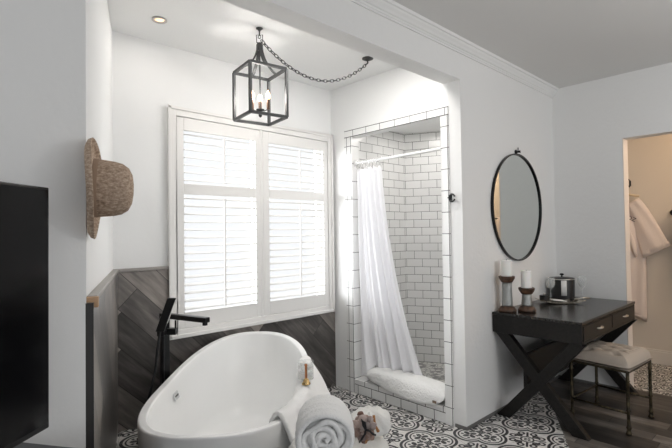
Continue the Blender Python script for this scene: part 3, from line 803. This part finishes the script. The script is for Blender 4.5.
for p, q in btn: MB().ball(sp_(p, q, .424 + .012 + max(-.01, seat(p, q)) + .001), .007, 10, sz=.6).build('tufting_button', bl, t, smooth=True)

# ------------------------------------------------------------------ far room: robe, hook, towel bar
rx = 5.53
M = Mat('robe_cotton', (.80, .72, .68), .95, spec=.1); M.bump(M.noise(150, 3), .4, .003); rc = M.m
t = thing('bathrobe', 'pale hooded bathrobe hanging on the wall beyond the doorway', 'bathrobe', (rx - .05, 1.45, 1.72))
def robe_body(i, j):
    # i around front (from y+ to y-), j down
    wdt = .14 + .10*min(1, j*5) - .02*j
    a = PI*i
    y = 1.46 + wdt*math.cos(a)
    x = rx - .015 - (.075 + .015*math.sin(i*22 + j*2))*math.sin(a)**.7*min(1, .35 + j*3)
    return Vector((x, y, 1.705 - .04*abs(math.cos(a))*3*(j < 1)*(1) - 1.22*j))
MB().grid(robe_body, 40, 24).build('robe_body', rc, t, smooth=True, solid=.006)
# right sleeve: a flat tapering tube from shoulder out and down
rg = []
for k in range(15):
    s = k/14; c = Vector((rx - .06 + .01*math.sin(s*5), 1.335 - .20*s**.9, 1.64 - .50*s**1.1)); wv = .075 + .055*s
    d = Vector((0, -.5, -.87)); sd_ = Vector((0, .87, -.5))
    rg.append([c + sd_*wv*math.cos(a) + Vector((1, 0, 0))*.035*math.sin(a)*(1 + .2*math.sin(a*5 + s*4)) for a in [2*PI*i/24 for i in range(24)]])
MB().rings(rg).build('sleeve', rc, t, smooth=True)
rg = []
for k in range(3):
    s = .93 + k*.045; c = Vector((rx - .06, 1.335 - .20*s**.9, 1.64 - .50*s**1.1)); wv = .083 + .055*s
    rg.append([c + Vector((0, .87, -.5))*wv*math.cos(a) + Vector((1, 0, 0))*.041*math.sin(a) for a in [2*PI*i/24 for i in range(24)]])
MB().rings(rg).build('cuff', rc, t, smooth=True)
m = MB(); m.tube([Vector((rx - .085 - .02*math.sin(s*PI), 1.46 - .03 - .13*s, 1.70 - .62*s)) for s in [i/10 for i in range(11)]], [.018 + .010*math.sin(i) for i in range(11)], 8); m.build('lapel', rc, t, smooth=True)
# dark embroidered letters
emb = Mat('dark_embroidery', (.03, .03, .05), .8).m
cu_ = bpy.data.curves.new('embroidery', 'FONT'); cu_.body = 'OZ'; cu_.size = .058; cu_.extrude = .001
eo = bpy.data.objects.new('tmp', cu_); COL.objects.link(eo)
dg = bpy.context.evaluated_depsgraph_get(); me = bpy.data.meshes.new_from_object(eo.evaluated_get(dg)); bpy.data.objects.remove(eo)
eo = bpy.data.objects.new('embroidered_lettering', me); COL.objects.link(eo); me.materials.append(emb); eo.parent = t
eo.matrix_local = Matrix.Translation(Vector((5.418, 1.375, 1.47)) - t.location) @ Matrix.Rotation(math.radians(-90), 4, 'Z') @ Matrix.Rotation(PI/2, 4, 'X') @ Matrix.Rotation(math.radians(-25), 4, 'Z')
t = thing('wall_hook', 'small black wall hook above the hanging bathrobe', 'hook', (rx, 1.355, 1.83))
B(rx - .006, rx, 1.350, 1.364, 1.81, 1.87).build('hook_plate', blk, t)
MB().tube([Vector((rx - .006, 1.357, 1.87)), Vector((rx - .05, 1.357, 1.875)), Vector((rx - .055, 1.357, 1.885))], .004, 8).build('upper_prong', blk, t)
MB().tube([Vector((rx - .006, 1.357, 1.82)), Vector((rx - .04, 1.357, 1.80)), Vector((rx - .05, 1.357, 1.815))], .004, 8).build('lower_prong', blk, t)
t = thing('clothes_hanger', 'pale hanger end showing at the robe shoulder', 'hanger', (rx - .04, 1.4, 1.72))
MB().tube([Vector((rx - .04, 1.60, 1.70)), Vector((rx - .04, 1.46, 1.745)), Vector((rx - .04, 1.27, 1.70))], .011, 8).build('hanger_arm', Mat('gold_hanger', (.6, .5, .35), .4).m, t, smooth=True)
MB().tube([Vector((rx - .04, 1.46, 1.745)), Vector((rx - .04, 1.44, 1.80)), Vector((rx - .04, 1.40, 1.83)), Vector((rx - .045, 1.36, 1.815))], .004, 8).build('hanger_hook', nick, t)
t = thing('towel_bar', 'black towel rail at the right edge of the doorway', 'towel rail', (rx, .98, 1.51))
MB().lathe([(.028, 0), (.028, .012), (.010, .016), (.010, .07)], (rx, .995, 1.52), (-1, 0, 0), 18).build('wall_mount', blk, t, smooth=True)
MB().lathe([(.028, 0), (.028, .012), (.010, .016), (.010, .07)], (rx, .40, 1.52), (-1, 0, 0), 18).build('wall_mount', blk, t, smooth=True)
MB().cyl((rx - .07, 1.005, 1.52), (rx - .07, .39, 1.52), .009).build('bar', blk, t, smooth=True)
def tw(i, j):
    s = j*2 - 1
    z = 1.534 - .62*abs(s)**1.0 if abs(s) > .04 else 1.534
    return Vector((rx - .07 + .018*max(-1, min(1, s*8)) + .003*math.sin(i*20), .975 - .42*i, z))
t = MB().grid(tw, 20, 50).build('hanging_towel', rc, smooth=True, solid=.010); recenter(t); tag(t, 'pale towel folded over the black rail beyond the doorway', 'towel')

# ------------------------------------------------------------------ towel over the tub edge, jar, brush
M = Mat('terry_towel', (.88, .88, .87), .95, spec=.05); M.bump(M.noise(170, 4) + M.noise(45, 3)*.9, .7, .006); terry = M.m
def drape(i, j):
    # i along the rim, j from inside to outside
    tpar = math.radians(-138 + 63*i)        # angle along the tub outline
    c, s = math.cos(tpar), math.sin(tpar); e = 2.5
    cx, sx_ = math.copysign(abs(c)**(2/e), c), math.copysign(abs(s)**(2/e), s)
    fold = .006*math.sin(i*24) + .004*math.sin(i*47 + 1)
    if j < .55:               # inside
        h = j/.55; lo = .22
        hh = lo + (1 - lo)*h
        a, b = inn(hh); a -= .022 + 1.6*fold; b -= .022 + 1.6*fold
        u, v = a*cx, b*sx_
        return bw(u, v, .15 + (rimz(u*A_/a) - .165)*hh)
    if j < .68:
        h = (j - .55)/.13
        a, b = A_ - .052 + .056*h, B_ - .052 + .056*h
        u, v = a*cx, b*sx_
        return bw(u, v, rimz(u) + .004 + .018*math.sin(h*PI)**.6 + .3*fold)
    h = (j - .68)/.32
    a, b = A_ + .004 + .11*math.sin(min(1, h*1.5)*PI/2) + fold*(1 + 2*h), B_ + .004 + .11*math.sin(min(1, h*1.5)*PI/2) + fold*(1 + 2*h)
    u, v = a*cx, b*sx_
    return bw(u, v, rimz(u) + .004 - .40*h)
t = MB().grid(drape, 60, 90).build('draped_towel', terry, smooth=True, solid=.018, subsurf=0)
recenter(t); tag(t, 'white terry towel draped over the right rim of the bathtub', 'towel', 'white terry towels by the bathtub')
# glass candle jar on the towel
def rimpt(deg, inset=.02, up=0.):
    tp = math.radians(deg); c, s = math.cos(tp), math.sin(tp)
    u = (A_ - inset)*math.copysign(abs(c)**.8, c); v = (B_ - inset)*math.copysign(abs(s)**.8, s)
    return bw(u, v, rimz(u) + up)
jp = rimpt(-97, .02, .034)
t = thing('candle_jar', 'clear glass jar with white wax on the draped towel', 'candle jar', tuple(jp))
MB().lathe([(.036, 0), (.042, .004), (.043, .07), (.040, .084), (.043, .088), (.043, .094), (.0405, .094), (.0375, .084), (.040, .070), (.039, .006), (.002, .005)], jp, seg=32).build('jar_glass', glass, t, smooth=True)
MB().lathe([(.038, .0065), (.039, .05), (.036, .052), (.003, .051)], jp, seg=28).build('wax_fill', wax, t, smooth=True)
m = MB()
for k in range(26):
    a = k*2.4; r = .030*math.sqrt((k % 7)/7); m.ball(jp + Vector((r*math.cos(a), r*math.sin(a), .060 + .006*(k % 4))), .011, 8)
m.build('bath_salts', Mat('white_salts', (.85, .84, .82), .7).m, t, smooth=True, kind='stuff')
# wooden handled brush / bell in front of the jar
bp = rimpt(-99, .012, .030) - Fw*.055; bp.z = jp.z + .004
t = thing('bell_snuffer', 'small gold bell with upright copper handle before the glass jar', 'bell', tuple(bp))
cop = Mat('copper_handle', (.45, .19, .08), .3, .7).m; gold = Mat('polished_gold', (.66, .47, .22), .22, 1.).m
MB().lathe([(.022, .0), (.0225, .004), (.016, .012), (.012, .024), (.006, .030)], bp, seg=24, cap0=False).build('bell_cup', gold, t, smooth=True)
MB().lathe([(.006, .028), (.0075, .04), (.006, .06), (.0065, .088), (.0085, .094), (.007, .100), (.003, .102)], bp, seg=16).build('handle', cop, t, smooth=True)

# cloth covered ottoman in the foreground
OC = Vector((1.097, 1.165, 0)); OR = .178; OZ = .655
t = thing('side_table', 'small round side table under a white pleated cloth beside the bathtub', 'side table', tuple(OC))
MB().lathe([(.15, .03), (.155, .05), (.155, OZ - .05), (.13, OZ - .035)], OC, seg=40).build('body', cloth('cream_upholstery', (.75, .72, .66), 120, .4), t, smooth=True, angle=.7)
for k in range(4):
    a = PI/4 + k*PI/2; MB().cyl(OC + Vector((.11*math.cos(a), .11*math.sin(a), 0)), OC + Vector((.11*math.cos(a), .11*math.sin(a), .032)), .016).build('leg', ebony, t)
rg = []; N = 160
for k in range(22):
    s = k/21
    if s < .45: q = s/.45; r = .01 + (OR - .03)*q**.8; z = OZ - .016*q**3; am = .0012*q
    else: q = (s - .45)/.55; r = OR - .02 + .024*min(1, q*6)**.7 + .012*q; z = OZ - .016 - .02*min(1, q*5) - .46*q**1.15; am = .002 + .009*min(1, q*2.2)
    rg.append([OC + Vector((math.cos(a)*(r + am*math.sin(a*19 + .6*math.sin(a*3)) + am*.6*math.sin(a*31 + 2)), math.sin(a)*(r + am*math.sin(a*19 + .6*math.sin(a*3)) + am*.6*math.sin(a*31 + 2)), z)) for a in [2*PI*i/N for i in range(N)]])
cl = MB().rings(rg, True, False).build('draped_cloth', cloth('white_cotton_throw', (.82, .81, .78), 200, .5, .95, .003), t, smooth=True, solid=.004)
# rolled towel
def L2(p, z): return Vector((p.x, p.y, z))
ra = Vector((0, 0, 1.36)) + (Fw - R_*.0241 - U_*.475)*1.335; ra.z = .752; rd = Vector((.66, .75, -.02)).normalized(); RL = .20; RR = .080
up_ = Vector((0, 0, 1)); up_ = (up_ - rd*up_.dot(rd)).normalized(); rr_ = rd.cross(up_)
m = MB(); seg = 56; rs = []
def rp(a, r, h, w=1.): 
    return ra + rd*h + (rr_*math.cos(a)*1.10 + up_*math.sin(a)*.97)*r
prof = [(.064, .010), (.070, .002), (.077, .004), (.080, .018), (.080, .05), (.0812, .052), (.0803, .058), (.081, .10), (.082, .102), (.0805, .107), (.081, RL - .04), (.077, RL - .014), (.064, RL), (.03, RL + .004)]
for r, h in prof: rs.append([rp(2*PI*i/seg, r*(1 + .012*math.sin(4*PI*i/seg + h*20)), h) for i in range(seg)])
t = thing('rolled_towel', 'large rolled white terry towel lying on the cloth covered side table', 'towel', tuple(ra - up_*RR), 'white terry towels by the bathtub')
m.rings(rs, False, True); m.build('outer_roll', terry, t, smooth=True)
# spiral end
sp = []; turns = 3.4; NS = 150; th_ = .0125
for i in range(NS):
    f = i/(NS - 1); a = -1.2 + f*turns*2*PI; r = .006 + .060*f
    dn_ = 1 + .10*math.sin(a*2.3 + f*3) + .07*math.sin(a*3.7)
    c0 = (rr_*math.cos(a)*1.08 + up_*math.sin(a)*.96)*dn_
    hh = .006 + .004*math.sin(a*1.7)
    q = []
    for k in range(8):
        b = 2*PI*k/8
        q.append(ra + c0*(r + th_*.78*math.cos(b)) + rd*(hh + .012 + .012*math.sin(b)*(1.0)))
    sp.append(q)
MB().rings(sp).build('rolled_layers', terry, t, smooth=True)
MB().lathe([(.070, .026), (.070, .04)], ra, rd, 40).build('roll_core', terry, t, smooth=True)
fc_ = Vector((0, 0, 1.36)) + (Fw + R_*.068)*1.625
m = soft('x', None, (fc_.x, fc_.y, 0), R_, (Fw.x, Fw.y, 0), .072, .070, .6555, .735, 2.4, 64, .035, 11)
for v in m.v:
    k = max(0, (v.z - .66)/.075); v.z += .004*math.sin((v - fc_).dot(R_)*190)*k
t = recenter(m.build('folded_throw', cloth('white_cotton_gauze', (.83, .82, .79), 150, .7, .95, .004), smooth=True, subsurf=1)); tag(t, 'crumpled white cloth behind the dried flower bundle on the side table', 'cloth')
# bundle of soaps tied with black ribbon
bc = Vector((0, 0, 1.36)) + (Fw + R_*.060 - U_*.447)*1.50; bc.z = .722 
t = thing('botanical_bundle', 'brown and white dried flower bundle tied with black ribbon', 'dried flowers', tuple(bc - Vector((0, 0, .025))))
M = Mat('dried_petals', (.4, .3, .25), .85); vo = M.node('ShaderNodeTexVoronoi'); vo.inputs['Scale'].default_value = 42; M.co(); M.link(M._tc.outputs['Object'], vo.inputs['Vector'])
sp_c = M.node('ShaderNodeSeparateColor'); M.link(vo.outputs['Color'], sp_c.inputs[0])
M.color(M.ramp(V(M.nt, sp_c.outputs[0]), [(.1, (.55, .46, .42)), (.4, (.30, .19, .15)), (.6, (.60, .53, .50)), (.8, (.12, .06, .05)), (.95, (.50, .26, .12))])); M.bump(V(M.nt, vo.outputs['Distance']), .8, .006)
m = MB(); rnd = random.Random(7)
e1 = R_.copy(); e2 = Vector((0, 0, 1))
for k in range(46):
    a = rnd.uniform(0, 2*PI); r = .036*math.sqrt(rnd.random())
    c = bc + R_*r*math.cos(a)*1.05 + Vector((0, 0, 1))*r*math.sin(a)*1.15 - Fw*rnd.uniform(-.008, .018)
    m.ball(c, rnd.uniform(.010, .016), 8, rnd.uniform(.7, 1.2), rnd.uniform(.7, 1.2), rnd.uniform(.6, 1.1))
m.build('dried_petals', M.m, t, smooth=True, kind='stuff')
rb = Mat('black_ribbon', (.012, .012, .014), .6).m
f0 = bc - Fw*.032
def rib(pts, name='ribbon', w=.006):
    MB().tube([f0 + R_*a*.01 + Vector((0, 0, b*.01)) - Fw*(c*.01) for a, b, c in pts], w*.6, 6).build(name, rb, t, smooth=True)
rib([(-1.4, -3.9, -1.2), (-.8, -2.5, 0), (.3, -.6, .3), (.6, 1.0, .3), (-.2, 2.8, .2), (-.8, 4, -1)])
rib([(.5, .8, .4), (1.8, .4, .4), (3.0, -.8, .1), (3.7, -1.4, -.6)])
rib([(.5, .8, .5), (-.2, 2.2, .6), (-.4, 3.6, .3), (.3, 3.2, .6), (.6, 1.0, .5)], 'ribbon_bow')
sp2 = bc + R_*.038 + Vector((0, 0, .012)) - Fw*.01
MB().tube([sp2 + R_*-.004 + Vector((0, 0, .030)), sp2, sp2 + R_*.010 + Vector((0, 0, -.022))], [.0045, .003, .0055], 10).build('cinnamon_stick', Mat('orange_brown_stick', (.45, .20, .07), .6).m, t, smooth=True)

# ------------------------------------------------------------------ light
def area(name, loc, rot, sx, sy, power, col):
    l = bpy.data.lights.new(name, 'AREA'); l.shape = 'RECTANGLE'; l.size, l.size_y = sx, sy; l.energy = power; l.color = col
    o = bpy.data.objects.new(name, l); COL.objects.link(o); o.location = loc; o.rotation_euler = rot; return o
def aim(name, loc, tgt, sx, sy, power, col=(.96, .98, 1)):
    return area(name, loc, (Vector(tgt) - Vector(loc)).to_track_quat('-Z', 'Y').to_euler(), sx, sy, power, col)
aim('daylight_west', (-.5, 4.7, 1.8), (2.0, 3, 1.4), 2.6, 2.4, 290)
aim('daylight_east', (5.9, 4.9, 1.8), (2.0, 3, 1.4), 2.2, 2.4, 60)
aim('daylight_high', (2.0, 4.8, 3.5), (2.0, 3, 1.5), 3.0, 1.4, 50)
aim('bedroom_fill', (1.6, -1.4, 2.6), (2.2, -.4, 0), 1.2, 1.2, 7, (1, .97, .95))  # added fill behind the camera to brighten the front walls
aim('ceiling_fill', (2.6, -1.3, 1.75), (2.9, -.4, 2.67), .5, .5, 15, (1, .98, .97))  # added upward fill for the main ceiling, no floor lamp stands here
l = bpy.data.lights.new('far_room_lamp', 'POINT'); l.energy = 11; l.color = (1, .76, .55); l.shadow_soft_size = .15
o = bpy.data.objects.new('far_room_lamp', l); COL.objects.link(o); o.location = (5.05, .2, 2.3)
l = bpy.data.lights.new('candle_glow', 'POINT'); l.energy = 4.4; l.color = (1, .96, .92); l.shadow_soft_size = .06
o = bpy.data.objects.new('candle_glow', l); COL.objects.link(o); o.location = (LP.x, LP.y, 2.235)
def disk(name, loc, r, power, col):
    o = area(name, loc, (0, 0, 0), 2*r, 2*r, power, col); o.data.shape = 'DISK'; return o
disk('recessed_spot', (1.098, 2.68, CA - .012), .035, .5, (1, .93, .86))
disk('alcove_fill', (2.15, 1.98, CA - .012), .12, 6.5, (1, .97, .94))  # added fill hidden by the beam, brightens the right of the alcove
disk('alcove_fill', (1.35, 2.0, CA - .012), .12, .6, (1, .97, .94))  # second added fill, weaker, also out of view
disk('shower_fill', (3.30, 2.30, 2.32), .14, 2.7, (1, .96, .92))  # unseen fill added behind the lintel to brighten the shower tile
W = bpy.data.worlds.new('world'); S.world = W; W.use_nodes = True
W.node_tree.nodes['Background'].inputs[0].default_value = (.95, .97, 1, 1); W.node_tree.nodes['Background'].inputs[1].default_value = .67
for o_ in list(COL.objects):
    if o_.name == 'writing_desk': o_.scale.z = 1.016
    elif o_.parent is None and o_.get('category') in ('candle holder', 'candle', 'ice bucket', 'wine glass', 'tray', 'jar', 'napkin', 'corkscrew'): o_.location.z += .012
S.view_settings.view_transform = 'Standard'; S.view_settings.look = 'None'; S.view_settings.exposure = .6; S.view_settings.gamma = 1
S.view_settings.use_curve_mapping = False
S.cycles.use_denoising = True
S.cycles.max_bounces = 8; S.cycles.diffuse_bounces = 5; S.cycles.caustics_reflective = False; S.cycles.caustics_refractive = False
S.cycles.sample_clamp_indirect = 6
